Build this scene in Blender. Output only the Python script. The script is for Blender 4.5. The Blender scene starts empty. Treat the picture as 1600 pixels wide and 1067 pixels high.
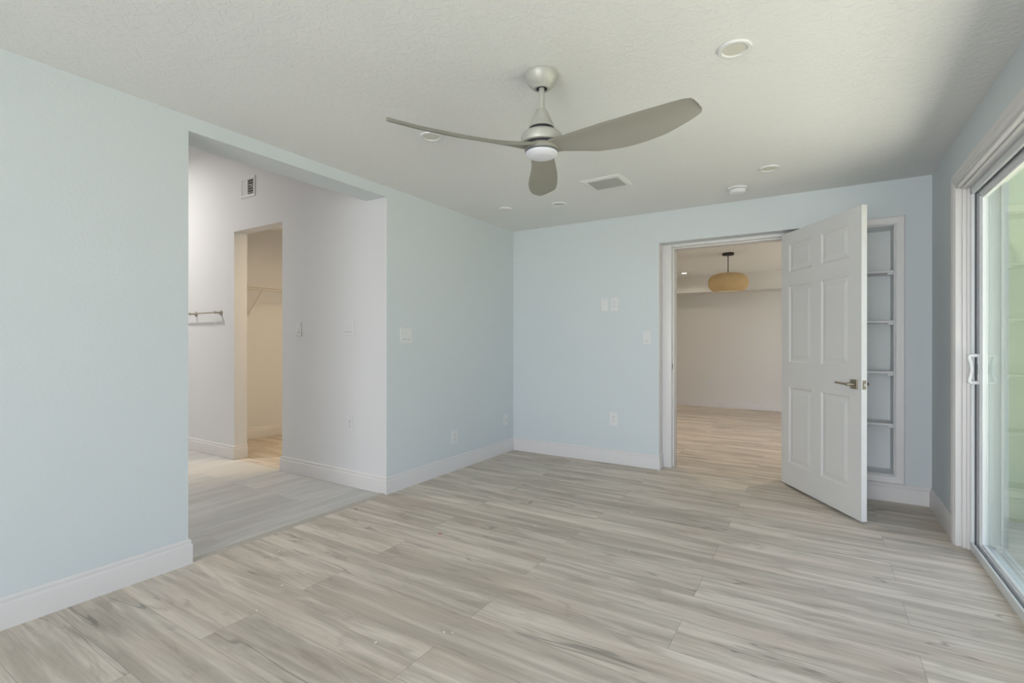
import bpy, bmesh, math, random
from mathutils import Vector, Matrix

S = bpy.context.scene
C = S.collection
PI = math.pi
random.seed(7)

# ------------------------------------------------------------------ camera, sky, sun, exposure
YAW, CAM_H = 0.5569686, 1.2016
cd = bpy.data.cameras.new('camera')
cd.sensor_width = 36.0
cd.lens = 772.82 * 36.0 / 1600.0
cd.clip_start = 0.02
cam = bpy.data.objects.new('camera', cd)
C.objects.link(cam)
cam.location = (0, 0, CAM_H)
cam.rotation_euler = (PI / 2, -0.0008, YAW)
S.camera = cam

W = bpy.data.worlds.new('sky')
S.world = W
W.use_nodes = True
wn = W.node_tree
bg = wn.nodes['Background']
sky = wn.nodes.new('ShaderNodeTexSky')
sky.sky_type = 'HOSEK_WILKIE'
sky.turbidity = 3.0
sky.ground_albedo = 0.35
sky.sun_direction = (-0.32, -0.05, 0.95)
mixc = wn.nodes.new('ShaderNodeMix')
mixc.data_type = 'RGBA'
mixc.inputs[0].default_value = 0.85
mixc.inputs[7].default_value = (0.80, 0.92, 1.16, 1)
wn.links.new(sky.outputs[0], mixc.inputs[6])
wn.links.new(mixc.outputs[2], bg.inputs[0])
bg.inputs[1].default_value = 1.8

sd = bpy.data.lights.new('sun', 'SUN')
sd.energy = 26.0
sd.angle = 0.02
sd.color = (1.0, 0.95, 0.86)
sun = bpy.data.objects.new('sun', sd)
C.objects.link(sun)
sun.rotation_euler = Vector((0.32, 0.05, -0.95)).to_track_quat('-Z', 'Y').to_euler()

def portal(name, loc, rot, sx, sy):
    d = bpy.data.lights.new(name, 'AREA')
    d.shape = 'RECTANGLE'
    d.size, d.size_y = sx, sy
    d.cycles.is_portal = True
    o = bpy.data.objects.new(name, d)
    C.objects.link(o)
    o.location = loc
    o.rotation_euler = rot
portal('door_portal', (0.96, 2.23, 1.05), (0, PI / 2, 0), 2.1, 3.3)
portal('added_opening_portal', (1.72, 7.5, 1.2), (0, PI / 2, 0), 1.8, 2.6)  # for the unseen side opening added to brighten the room beyond

wl = bpy.data.lights.new('rear_fill', 'AREA')   # added fill light standing in the unseen rear window
wl.shape = 'RECTANGLE'
wl.size, wl.size_y = 2.4, 2.0
wl.energy = 74.0
wl.color = (0.93, 0.96, 1.0)
wl.spread = math.radians(130)
wo = bpy.data.objects.new('rear_fill', wl)
C.objects.link(wo)
wo.location = (-0.68, -3.30, 1.16)
wo.rotation_euler = (PI / 2, 0, 0)

S.view_settings.view_transform = 'Standard'
S.view_settings.look = 'None'
S.view_settings.gamma = 1.0
S.view_settings.use_curve_mapping = False
S.view_settings.exposure = 0.0

# ------------------------------------------------------------------ measured layout (metres)
XL, XR, YB, YJ, YN = -2.8967, 0.6929, 4.6787, 2.782, 1.344
H = 2.42
YB2 = 4.95            # far face of the back wall
XL2 = -3.13           # hall face of the left wall
YREAR = -3.2
XO = 0.888             # outer face of the right wall

# ------------------------------------------------------------------ node helpers
def new_mat(name):
    m = bpy.data.materials.new(name)
    m.use_nodes = True
    nt = m.node_tree
    b = nt.nodes['Principled BSDF']
    return m, nt, b

def N(nt, t, **kw):
    n = nt.nodes.new(t)
    for k, v in kw.items():
        setattr(n, k, v)
    return n

def L(nt, a, b):
    nt.links.new(a, b)

def math_node(nt, op, a, b=None, c=None):
    n = N(nt, 'ShaderNodeMath', operation=op)
    for i, v in enumerate((a, b, c)):
        if v is None:
            continue
        if isinstance(v, (int, float)):
            n.inputs[i].default_value = v
        else:
            L(nt, v, n.inputs[i])
    return n.outputs[0]

def mixcol(nt, f, a, b, mode='MIX'):
    n = N(nt, 'ShaderNodeMix', data_type='RGBA', blend_type=mode)
    for i, v in ((0, f), (6, a), (7, b)):
        if isinstance(v, (int, float)):
            n.inputs[i].default_value = v
        elif isinstance(v, tuple):
            n.inputs[i].default_value = v + (1,) if len(v) == 3 else v
        else:
            L(nt, v, n.inputs[i])
    return n.outputs[2]

def ramp(nt, x, a, b):
    n = N(nt, 'ShaderNodeMapRange', clamp=True, interpolation_type='SMOOTHSTEP')
    L(nt, x, n.inputs[0])
    n.inputs[1].default_value = a
    n.inputs[2].default_value = b
    return n.outputs[0]

def plain(name, col, rough=0.5, metal=0.0, bump=0.0, bscale=60, var=0.0, spec=0.5):
    m, nt, b = new_mat(name)
    b.inputs['Base Color'].default_value = col + (1,)
    b.inputs['Roughness'].default_value = rough
    b.inputs['Metallic'].default_value = metal
    b.inputs['Specular IOR Level'].default_value = spec
    tc = N(nt, 'ShaderNodeTexCoord')
    nz = N(nt, 'ShaderNodeTexNoise')
    nz.inputs['Scale'].default_value = bscale
    nz.inputs['Detail'].default_value = 3
    L(nt, tc.outputs['Object'], nz.inputs['Vector'])
    if bump:
        bp = N(nt, 'ShaderNodeBump')
        bp.inputs['Strength'].default_value = bump
        bp.inputs['Distance'].default_value = 0.004
        L(nt, nz.outputs['Fac'], bp.inputs['Height'])
        L(nt, bp.outputs[0], b.inputs['Normal'])
    if var:
        hi = tuple(min(1, c * (1 + var)) for c in col)
        lo = tuple(c * (1 - var) for c in col)
        L(nt, mixcol(nt, nz.outputs['Fac'], lo, hi), b.inputs['Base Color'])
    return m

def wall_paint(name, col, strength=0.22):
    """rolled and lightly orange-peeled drywall paint"""
    m, nt, b = new_mat(name)
    b.inputs['Base Color'].default_value = col + (1,)
    b.inputs['Roughness'].default_value = 0.6
    b.inputs['Specular IOR Level'].default_value = 0.3
    tc = N(nt, 'ShaderNodeTexCoord')
    nz = N(nt, 'ShaderNodeTexNoise')
    nz.inputs['Scale'].default_value = 75
    nz.inputs['Detail'].default_value = 4
    nz.inputs['Distortion'].default_value = 0.6
    L(nt, tc.outputs['Object'], nz.inputs['Vector'])
    nz2 = N(nt, 'ShaderNodeTexNoise')
    nz2.inputs['Scale'].default_value = 14
    nz2.inputs['Detail'].default_value = 2
    L(nt, tc.outputs['Object'], nz2.inputs['Vector'])
    h = math_node(nt, 'ADD', nz.outputs['Fac'], math_node(nt, 'MULTIPLY', nz2.outputs['Fac'], 0.7))
    bp = N(nt, 'ShaderNodeBump')
    bp.inputs['Strength'].default_value = strength
    bp.inputs['Distance'].default_value = 0.004
    L(nt, h, bp.inputs['Height'])
    L(nt, bp.outputs[0], b.inputs['Normal'])
    return m

def ceiling_texture(name, col):
    """hand-trowelled knock-down ceiling"""
    m, nt, b = new_mat(name)
    b.inputs['Base Color'].default_value = col + (1,)
    b.inputs['Roughness'].default_value = 0.75
    b.inputs['Specular IOR Level'].default_value = 0.2
    tc = N(nt, 'ShaderNodeTexCoord')
    nz = N(nt, 'ShaderNodeTexNoise')
    nz.inputs['Scale'].default_value = 22
    nz.inputs['Detail'].default_value = 5
    nz.inputs['Roughness'].default_value = 0.6
    nz.inputs['Distortion'].default_value = 1.4
    L(nt, tc.outputs['Object'], nz.inputs['Vector'])
    f = ramp(nt, nz.outputs['Fac'], 0.44, 0.60)
    bp = N(nt, 'ShaderNodeBump')
    bp.inputs['Strength'].default_value = 0.26
    bp.inputs['Distance'].default_value = 0.005
    L(nt, f, bp.inputs['Height'])
    L(nt, bp.outputs[0], b.inputs['Normal'])
    return m

def plank_floor(name, pw, pl, y0, x0, shift, pale, mid, dark, seam=0.72, swap=False, crack=1.0, smear=1.0):
    """printed wood planks laid in a half bond: seams, per-plank tone, stretched grain, smears and cracks"""
    m, nt, b = new_mat(name)
    tc = N(nt, 'ShaderNodeTexCoord')
    sp = N(nt, 'ShaderNodeSeparateXYZ')
    L(nt, tc.outputs['Object'], sp.inputs[0])
    X, Y = (sp.outputs[1], sp.outputs[0]) if swap else (sp.outputs[0], sp.outputs[1])
    ry = math_node(nt, 'DIVIDE', math_node(nt, 'SUBTRACT', Y, y0), pw)
    row = math_node(nt, 'FLOOR', ry)
    fy = math_node(nt, 'SUBTRACT', ry, row)
    odd = math_node(nt, 'FLOORED_MODULO', row, 2.0)
    xx = math_node(nt, 'SUBTRACT', math_node(nt, 'SUBTRACT', X, x0), math_node(nt, 'MULTIPLY', odd, shift))
    rx = math_node(nt, 'DIVIDE', xx, pl)
    col = math_node(nt, 'FLOOR', rx)
    fx = math_node(nt, 'SUBTRACT', rx, col)
    cb = N(nt, 'ShaderNodeCombineXYZ')
    L(nt, row, cb.inputs[0]); L(nt, col, cb.inputs[1])
    wn_ = N(nt, 'ShaderNodeTexWhiteNoise', noise_dimensions='3D')
    L(nt, cb.outputs[0], wn_.inputs['Vector'])
    rnd = wn_.outputs['Value']
    rs = N(nt, 'ShaderNodeSeparateColor')
    L(nt, wn_.outputs['Color'], rs.inputs[0])
    def grain(kx, ky, scale, detail, dist, off):
        c = N(nt, 'ShaderNodeCombineXYZ')
        L(nt, math_node(nt, 'ADD', math_node(nt, 'MULTIPLY', X, kx), math_node(nt, 'MULTIPLY', rnd, 37.0 + off)), c.inputs[0])
        L(nt, math_node(nt, 'ADD', math_node(nt, 'MULTIPLY', Y, ky), math_node(nt, 'MULTIPLY', rs.outputs[1], 23.0)), c.inputs[1])
        L(nt, math_node(nt, 'MULTIPLY', rs.outputs[2], 17.0 + off), c.inputs[2])
        n = N(nt, 'ShaderNodeTexNoise')
        n.inputs['Scale'].default_value = scale
        n.inputs['Detail'].default_value = detail
        n.inputs['Roughness'].default_value = 0.6
        n.inputs['Distortion'].default_value = dist
        L(nt, c.outputs[0], n.inputs['Vector'])
        return n.outputs['Fac']
    g1 = grain(0.62, 8.5, 1.6, 5, 0.35, 0.0)       # broad smears along the plank
    g2 = grain(2.5, 60.0, 1.5, 4, 0.3, 3.0)      # fine grain
    g3 = grain(0.42, 4.2, 1.0, 3, 0.45, 9.0)     # crack lines
    g5 = grain(1.0, 2.6, 1.0, 1, 0.2, 21.0)      # where the cracks open
    g4 = grain(1.8, 8.0, 1.4, 4, 0.9, 5.0)       # cloudy patches
    c1 = mixcol(nt, ramp(nt, g1, 0.36, 0.66), dark, pale)
    c1 = mixcol(nt, 0.50 * smear, mid, c1)
    g6 = grain(1.3, 4.0, 0.9, 2, 0.5, 31.0)      # warm tint patches
    c1 = mixcol(nt, math_node(nt, 'MULTIPLY', ramp(nt, g6, 0.50, 0.72), 0.5 * smear), c1, tuple(a * b for a, b in zip(mid, (0.98, 0.90, 0.88))))
    c1 = mixcol(nt, math_node(nt, 'MULTIPLY', ramp(nt, g4, 0.50, 0.72), 0.55 * smear), c1, dark)
    fine = math_node(nt, 'ADD', math_node(nt, 'MULTIPLY', g2, 0.44), 0.79)
    tone = math_node(nt, 'ADD', math_node(nt, 'MULTIPLY', rnd, 0.16), 0.92)
    k = math_node(nt, 'MULTIPLY', fine, tone)
    line = math_node(nt, 'ABSOLUTE', math_node(nt, 'SUBTRACT', g3, 0.5))
    cr = math_node(nt, 'SUBTRACT', 1.0, ramp(nt, line, 0.0015, 0.0075))
    cr = math_node(nt, 'MULTIPLY', cr, ramp(nt, g5, 0.49, 0.60))
    k = math_node(nt, 'MULTIPLY', k, math_node(nt, 'SUBTRACT', 1.0, math_node(nt, 'MULTIPLY', cr, 0.36 * crack)))
    ey = math_node(nt, 'MULTIPLY', math_node(nt, 'MINIMUM', fy, math_node(nt, 'SUBTRACT', 1.0, fy)), pw)
    ex = math_node(nt, 'MULTIPLY', math_node(nt, 'MINIMUM', fx, math_node(nt, 'SUBTRACT', 1.0, fx)), pl)
    e = math_node(nt, 'MINIMUM', ex, ey)
    sm = ramp(nt, e, 0.0006, 0.0022)
    k = math_node(nt, 'MULTIPLY', k, math_node(nt, 'ADD', math_node(nt, 'MULTIPLY', sm, 1 - seam), seam))
    vm = N(nt, 'ShaderNodeVectorMath', operation='SCALE')
    L(nt, c1, vm.inputs[0]); L(nt, k, vm.inputs['Scale'])
    L(nt, vm.outputs[0], b.inputs['Base Color'])
    b.inputs['Roughness'].default_value = 0.5
    b.inputs['Specular IOR Level'].default_value = 0.35
    bp = N(nt, 'ShaderNodeBump')
    bp.inputs['Strength'].default_value = 0.12
    bp.inputs['Distance'].default_value = 0.002
    L(nt, math_node(nt, 'ADD', g2, math_node(nt, 'MULTIPLY', sm, 2.0)), bp.inputs['Height'])
    L(nt, bp.outputs[0], b.inputs['Normal'])
    return m

def pane_glass(name):
    """clear pane: reflection rises towards grazing angles, slight green tint in what passes through"""
    m, nt, b = new_mat(name)
    nt.nodes.remove(b)
    g = N(nt, 'ShaderNodeNewGeometry')
    dot = N(nt, 'ShaderNodeVectorMath', operation='DOT_PRODUCT')
    L(nt, g.outputs['Normal'], dot.inputs[0]); L(nt, g.outputs['Incoming'], dot.inputs[1])
    cosv = math_node(nt, 'ABSOLUTE', dot.outputs['Value'])
    p = math_node(nt, 'POWER', math_node(nt, 'SUBTRACT', 1.0, cosv), 5.0)
    fr = math_node(nt, 'ADD', math_node(nt, 'MULTIPLY', p, 0.95), 0.05)
    tr = N(nt, 'ShaderNodeBsdfTransparent'); tr.inputs[0].default_value = (0.965, 0.985, 0.965, 1)
    gl = N(nt, 'ShaderNodeBsdfGlossy'); gl.inputs['Roughness'].default_value = 0.0
    gl.inputs[0].default_value = (0.93, 0.98, 0.92, 1)
    mx = N(nt, 'ShaderNodeMixShader')
    L(nt, fr, mx.inputs[0]); L(nt, tr.outputs[0], mx.inputs[1]); L(nt, gl.outputs[0], mx.inputs[2])
    L(nt, mx.outputs[0], nt.nodes['Material Output'].inputs[0])
    return m

def emissive(name, col, strength):
    m, nt, b = new_mat(name)
    b.inputs['Base Color'].default_value = (0.9, 0.9, 0.9, 1)
    b.inputs['Emission Color'].default_value = col + (1,)
    b.inputs['Emission Strength'].default_value = strength
    return m

def woven(name):
    m, nt, b = new_mat(name)
    tc = N(nt, 'ShaderNodeTexCoord')
    sp = N(nt, 'ShaderNodeSeparateXYZ'); L(nt, tc.outputs['Object'], sp.inputs[0])
    ang = math_node(nt, 'ARCTAN2', sp.outputs[1], sp.outputs[0])
    a = math_node(nt, 'SINE', math_node(nt, 'ADD', math_node(nt, 'MULTIPLY', ang, 44.0), math_node(nt, 'MULTIPLY', sp.outputs[2], 210.0)))
    c = math_node(nt, 'SINE', math_node(nt, 'SUBTRACT', math_node(nt, 'MULTIPLY', ang, 44.0), math_node(nt, 'MULTIPLY', sp.outputs[2], 210.0)))
    wv = math_node(nt, 'MAXIMUM', a, c)
    nz = N(nt, 'ShaderNodeTexNoise'); nz.inputs['Scale'].default_value = 16; nz.inputs['Detail'].default_value = 4
    L(nt, tc.outputs['Object'], nz.inputs['Vector'])
    c0 = mixcol(nt, nz.outputs['Fac'], (0.60, 0.41, 0.20), (0.86, 0.63, 0.34))
    c1 = mixcol(nt, math_node(nt, 'MULTIPLY', ramp(nt, wv, -0.3, 0.7), 0.9), (0.50, 0.33, 0.15), c0)
    L(nt, c1, b.inputs['Base Color'])
    b.inputs['Roughness'].default_value = 0.75
    bp = N(nt, 'ShaderNodeBump'); bp.inputs['Strength'].default_value = 0.6; bp.inputs['Distance'].default_value = 0.006
    L(nt, wv, bp.inputs['Height']); L(nt, bp.outputs[0], b.inputs['Normal'])
    return m

M = {}
M['wall_blue'] = wall_paint('pale blue wall paint', (0.655, 0.702, 0.722))
M['wall_white'] = wall_paint('white wall paint', (0.74, 0.74, 0.75))
M['wall_room'] = wall_paint('warm white wall paint', (0.76, 0.74, 0.71), 0.12)
M['niche'] = wall_paint('white niche paint', (0.88, 0.90, 0.905), 0.3)
M['ceiling'] = ceiling_texture('knockdown ceiling', (0.785, 0.785, 0.77))
M['ceiling_plain'] = plain('flat ceiling paint', (0.88, 0.87, 0.85), 0.7)
M['trim'] = plain('white trim paint', (0.735, 0.715, 0.71), 0.38, spec=0.4)
M['door'] = plain('white door paint', (0.72, 0.715, 0.71), 0.42, spec=0.4)
M['plank'] = plank_floor('grey wood plank floor', 0.2345, 1.6145, 1.73, -1.29, 0.785,
                         (0.80, 0.725, 0.635), (0.67, 0.60, 0.515), (0.33, 0.28, 0.225))
M['hall_plank'] = plank_floor('pale grey stone-look plank floor', 0.305, 1.22, -3.0, 1.1, 0.5,
                              (0.70, 0.695, 0.67), (0.59, 0.585, 0.565), (0.47, 0.47, 0.455), seam=0.9, swap=True, crack=0.1, smear=0.8)
M['strip'] = plain('grey threshold strip', (0.47, 0.44, 0.395), 0.45, var=0.15, bscale=25)
M['plastic'] = plain('white switch plastic', (0.745, 0.75, 0.755), 0.35)
M['slot'] = plain('dark slot', (0.05, 0.05, 0.05), 0.6)
M['nickel'] = plain('brushed nickel', (0.62, 0.60, 0.55), 0.38, metal=0.85)
M['lever'] = plain('antique nickel', (0.34, 0.30, 0.23), 0.32, metal=0.9)
M['bronze_nickel'] = plain('satin towel bar metal', (0.45, 0.41, 0.34), 0.35, metal=0.9)
M['blade'] = plain('matte greige fan blade', (0.30, 0.29, 0.25), 0.55, spec=0.3)
M['fan_metal'] = plain('satin silver fan paint', (0.50, 0.495, 0.455), 0.46, metal=0.3)
M['dark'] = plain('dark gap', (0.02, 0.02, 0.025), 0.6)
M['lens'] = plain('frosted white lens', (0.74, 0.74, 0.79), 0.4)
M['alum'] = plain('white vinyl door frame', (0.72, 0.735, 0.75), 0.35)
M['track'] = plain('grey aluminium track', (0.42, 0.44, 0.47), 0.35, metal=0.4)
M['outer'] = plain('exterior frame greyed to dim it', (0.40, 0.44, 0.43), 0.5)  # greyed so the outer frame looks less brightly daylit
M['gasket'] = plain('dark weather seal', (0.12, 0.13, 0.15), 0.7)
M['glass'] = pane_glass('clear pane')
M['black'] = plain('black lamp metal', (0.02, 0.019, 0.018), 0.45)
M['woven'] = woven('woven natural fibre')
M['cream'] = plain('cream shade lining', (0.72, 0.68, 0.56), 0.8)
M['warm_lens'] = emissive('lit warm lens', (1.0, 0.90, 0.76), 9.0)
M['wire'] = plain('white coated wire', (0.72, 0.70, 0.66), 0.4)
M['louver'] = plain('grey painted louver', (0.42, 0.42, 0.40), 0.5)
M['register'] = plain('white register enamel', (0.74, 0.74, 0.73), 0.4)
M['chip'] = plain('white paint fleck', (0.85, 0.85, 0.83), 0.7)
M['red'] = plain('red paint fleck', (0.50, 0.05, 0.06), 0.6)
M['concrete'] = plain('pale concrete', (0.54, 0.525, 0.47), 0.85, var=0.12, bscale=5)
M['lawn'] = plain('mown lawn', (0.09, 0.10, 0.05), 0.95, bump=0.6, bscale=40, var=0.35)
M['leaf'] = plain('hedge leaves', (0.055, 0.085, 0.028), 0.8, bump=1.0, bscale=14, var=0.6)
M['stucco'] = plain('pale green exterior stucco', (0.36, 0.41, 0.27), 0.9, bump=0.4, bscale=40)
M['roof'] = plain('roof underside', (0.5, 0.5, 0.5), 0.8)

# ------------------------------------------------------------------ mesh helpers
def box(bm, x0, x1, y0, y1, z0, z1, mi=0):
    v = [bm.verts.new((x, y, z)) for z in (z0, z1) for y in (y0, y1) for x in (x0, x1)]
    for q in ((0, 2, 3, 1), (4, 5, 7, 6), (0, 1, 5, 4), (2, 6, 7, 3), (0, 4, 6, 2), (1, 3, 7, 5)):
        f = bm.faces.new([v[i] for i in q])
        f.material_index = mi

def bbox(bm, x0, x1, y0, y1, z0, z1, r=0.003, seg=2):
    """box with rounded edges"""
    t = bmesh.new()
    box(t, x0, x1, y0, y1, z0, z1)
    bmesh.ops.bevel(t, geom=list(t.edges), offset=r, segments=seg, profile=0.5, affect='EDGES')
    merge(bm, t)

def merge(bm, t):
    me = bpy.data.meshes.new('tmp')
    t.to_mesh(me); t.free()
    bm.from_mesh(me)
    bpy.data.meshes.remove(me)

def lathe(bm, prof, seg=48, c=(0, 0, 0), axis='z', cap=True):
    rings = []
    for r, h in prof:
        ring = []
        for i in range(seg):
            a = 2 * PI * i / seg
            if axis == 'z':
                p = (c[0] + r * math.cos(a), c[1] + r * math.sin(a), c[2] + h)
            elif axis == 'y':
                p = (c[0] + r * math.cos(a), c[1] + h, c[2] + r * math.sin(a))
            else:
                p = (c[0] + h, c[1] + r * math.cos(a), c[2] + r * math.sin(a))
            ring.append(bm.verts.new(p))
        rings.append(ring)
    for a, b in zip(rings, rings[1:]):
        for i in range(seg):
            j = (i + 1) % seg
            bm.faces.new((a[i], a[j], b[j], b[i]))
    if cap:
        bm.faces.new(rings[0][::-1]); bm.faces.new(rings[-1])

def tube(bm, pts, r, seg=10):
    pts = [Vector(p) for p in pts]
    rings = []
    up = None
    for i, p in enumerate(pts):
        d = (pts[min(i + 1, len(pts) - 1)] - pts[max(i - 1, 0)]).normalized()
        if up is None:
            up = Vector((0, 0, 1)) if abs(d.z) < 0.9 else Vector((1, 0, 0))
        s = d.cross(up).normalized(); u = s.cross(d).normalized(); up = u
        rings.append([bm.verts.new(p + s * (r * math.cos(2 * PI * k / seg)) + u * (r * math.sin(2 * PI * k / seg))) for k in range(seg)])
    for a, b in zip(rings, rings[1:]):
        for i in range(seg):
            j = (i + 1) % seg
            bm.faces.new((a[i], a[j], b[j], b[i]))
    bm.faces.new(rings[0][::-1]); bm.faces.new(rings[-1])

def frame_loft(bm, corners, dirs, prof, mapf, closed):
    """sweep a moulding profile [(outward, protrusion)] along mitred corners in a wall plane"""
    rows = []
    for (u, v), (du, dv) in zip(corners, dirs):
        rows.append([bm.verts.new(mapf(u + du * o, v + dv * o, p)) for o, p in prof])
    n = len(prof)
    pairs = list(zip(rows, rows[1:])) + ([(rows[-1], rows[0])] if closed else [])
    for a, b in pairs:
        for i in range(n):
            j = (i + 1) % n
            bm.faces.new((a[i], b[i], b[j], a[j]))
    if not closed:
        bm.faces.new(rows[0]); bm.faces.new(rows[-1][::-1])

def obj(name, bm, mat, parent=None, loc=None, smooth=False, rot=None):
    bmesh.ops.recalc_face_normals(bm, faces=list(bm.faces))
    me = bpy.data.meshes.new(name)
    bm.to_mesh(me); bm.free()
    for m in (mat if isinstance(mat, (list, tuple)) else [mat]):
        me.materials.append(m)
    if smooth:
        me.polygons.foreach_set('use_smooth', [True] * len(me.polygons))
        me.set_sharp_from_angle(angle=math.radians(38))
    o = bpy.data.objects.new(name, me)
    C.objects.link(o)
    if parent is not None:
        o.parent = parent
    if loc is not None:
        o.location = loc
    if rot is not None:
        o.rotation_euler = rot
    return o

def tag(o, label, cat, group=None, kind=None):
    o['label'] = label
    o['category'] = cat
    if group:
        o['group'] = group
    if kind:
        o['kind'] = kind
    return o

def thing(name, label, cat, loc=(0, 0, 0), rotz=0.0, group=None):
    o = bpy.data.objects.new(name, None)
    o.empty_display_size = 0.1
    C.objects.link(o)
    o.location = loc
    o.rotation_euler = (0, 0, rotz)
    return tag(o, label, cat, group)

def struct(name, bm, mat, label, cat, smooth=False):
    return tag(obj(name, bm, mat, smooth=smooth), label, cat, kind='structure')

def dup(root, loc, label, rotz=None):
    r = root.copy(); C.objects.link(r); r.location = loc
    if rotz is not None:
        r.rotation_euler = (0, 0, rotz)
    r['label'] = label
    for ch in list(root.children):
        c = ch.copy(); C.objects.link(c); c.parent = r
        for g in ch.children:
            d = g.copy(); C.objects.link(d); d.parent = c
    return r

# ------------------------------------------------------------------ floors
bm = bmesh.new()
box(bm, -2.90, 0.745, YREAR, YB2, -0.08, 0)
box(bm, -4.2, 1.6, YB2, 9.75, -0.08, 0)
struct('floor', bm, M['plank'], 'grey wood plank floor running through the room and past the open door', 'floor')
bm = bmesh.new()
box(bm, -7.2, -2.945, 0.3, YJ + 0.02, -0.08, -0.002)
struct('floor_hall', bm, M['hall_plank'], 'pale grey floor of the hall beyond the wide left opening', 'floor')
bm = bmesh.new()
box(bm, -5.99, -3.2, YJ + 0.02, 4.75, -0.08, -0.001)
struct('floor_closet', bm, M['plank'], 'brown lit plank floor inside the closet', 'floor')

# threshold strip between the two floors
bm = bmesh.new()
prof = [(-2.890, -0.004), (-2.893, 0.004), (-2.902, 0.008), (-2.930, 0.008), (-2.946, 0.004), (-2.950, -0.004)]
a = [bm.verts.new((x, YN + 0.017, z)) for x, z in prof]
b_ = [bm.verts.new((x, YJ - 0.017, z)) for x, z in prof]
for i in range(len(prof)):
    j = (i + 1) % len(prof)
    bm.faces.new((a[i], a[j], b_[j], b_[i]))
bm.faces.new(a); bm.faces.new(b_[::-1])
struct('trim_1', bm, M['strip'], 'grey threshold strip across the wide opening to the hall', 'threshold')

# ------------------------------------------------------------------ walls and ceilings
bm = bmesh.new()
box(bm, XL2, XL, YREAR, YN, 0, H)
box(bm, XL2, XL, YN, YJ + 0.004, 2.339, H)
box(bm, XL2, XL, YJ + 0.004, YB, 0, H)
struct('wall_left', bm, M['wall_blue'], 'pale blue left wall with the wide opening to the hall', 'wall')

NX0, NX1, NZ0, NZ1, ND = 0.085, 0.474, 0.198, 2.081, 0.22   # niche
OX0, OX1, OZ = -1.29, -0.14, 2.129                          # doorway
bm = bmesh.new()
box(bm, -4.3, OX0, YB, YB2, 0, H)
box(bm, OX0, OX1, YB, YB2, OZ, H)
box(bm, OX1, NX0, YB, YB2, 0, H)
box(bm, NX0, NX1, YB, YB2, NZ1, H)
box(bm, NX0, NX1, YB, YB2, 0, NZ0)
box(bm, NX0, NX1, YB + ND, YB2, NZ0, NZ1)
box(bm, NX1, XO, YB, YB2, 0, H)
box(bm, XO, 1.7, YB + 0.1, YB2, 0, H)
struct('wall_back', bm, M['wall_blue'], 'pale blue back wall with the doorway and the shelf niche', 'wall')

SY0, SY1, SZ = 0.62, 3.87, 2.12     # sliding door opening in the right wall
bm = bmesh.new()
box(bm, XR, XO, SY1, YB, 0, H)
box(bm, XR, XO, SY0, SY1, SZ, H)
box(bm, XR, XO, YREAR, SY0, 0, H)
struct('wall_right', bm, [M['wall_blue']], 'pale blue right wall around the sliding glass door', 'wall')

bm = bmesh.new()
RX0, RX1, RZ0, RZ1 = -1.95, 0.60, 0.12, 2.20
box(bm, XL2, RX0, YREAR - 0.15, YREAR, 0, H)
box(bm, RX1, XO, YREAR - 0.15, YREAR, 0, H)
box(bm, RX0, RX1, YREAR - 0.15, YREAR, 0, RZ0)
box(bm, RX0, RX1, YREAR - 0.15, YREAR, RZ1, H)
struct('wall_rear', bm, M['wall_blue'], 'pale blue wall behind the camera with the window', 'wall')

bm = bmesh.new()
box(bm, XL2, XO, YREAR - 0.15, YB2, H, H + 0.12)
struct('ceiling', bm, M['ceiling'], 'textured white ceiling of the room', 'ceiling')

# hall and closet
CX0, CX1, CZ = -5.068, -4.256, 2.318
YC = 2.916
bm = bmesh.new()
box(bm, -7.2, CX0, YJ, YC, 0, 3.7)
box(bm, CX1, XL2, YJ, YC, 0, 3.7)
box(bm, CX0, CX1, YJ, YC, CZ, 3.7)
box(bm, XL2, XL - 0.0005, YJ, YJ + 0.004, 0, 2.339)
struct('wall_hall', bm, M['wall_white'], 'white hall wall with the closet opening', 'wall')
bm = bmesh.new()
box(bm, -7.35, -7.2, 0.3, YC, 0, 3.7)
box(bm, -7.35, XL2, 0.15, 0.3, 0, 3.7)
box(bm, XL2, XL2 + 0.1, 0.15, YC, H + 0.12, 3.7)
box(bm, -7.35, XL2 + 0.1, 0.15, YC, 3.7, 3.8)
struct('wall_hall_side', bm, M['wall_white'], 'white far walls and high ceiling of the hall', 'wall')
bm = bmesh.new()
box(bm, -6.05, -5.93, YC, 4.85, 0, 2.62)
box(bm, -6.05, XL2, 4.70, 4.85, 0, 2.62)
struct('wall_closet', bm, M['wall_white'], 'closet wall lit warm behind the wire shelf', 'wall')
bm = bmesh.new()
box(bm, -6.05, XL2, YC, 4.85, 2.62, 2.72)
struct('ceiling_closet', bm, M['ceiling_plain'], 'closet ceiling above the warm lit wall', 'ceiling')

# room beyond the door
H2 = 2.375
bm = bmesh.new()
box(bm, -4.3, 1.7, 9.70, 9.82, 0, H2)
box(bm, -4.3, 1.7, 9.24, 9.70, 2.082, H2)
struct('wall_far', bm, M['wall_room'], 'warm white far wall with a soffit, seen through the doorway', 'wall')
bm = bmesh.new()
box(bm, -4.3, -4.2, YB2, 9.70, 0, H2)
box(bm, 1.6, 1.7, YB2, 6.2, 0, H2)
box(bm, 1.6, 1.7, 8.8, 9.70, 0, H2)
box(bm, 1.6, 1.7, 6.2, 8.8, 0, 0.3)  # opening left here, out of view, lets daylight reach the far ceiling
box(bm, 1.6, 1.7, 6.2, 8.8, 2.1, H2)
struct('wall_far_side', bm, M['wall_room'], 'warm white side walls of the room beyond', 'wall')
bm = bmesh.new()
box(bm, -4.3, 1.7, YB2, 9.82, H2, H2 + 0.12)
struct('ceiling_far', bm, M['ceiling_plain'], 'flat ceiling of the room beyond the door', 'ceiling')

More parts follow.
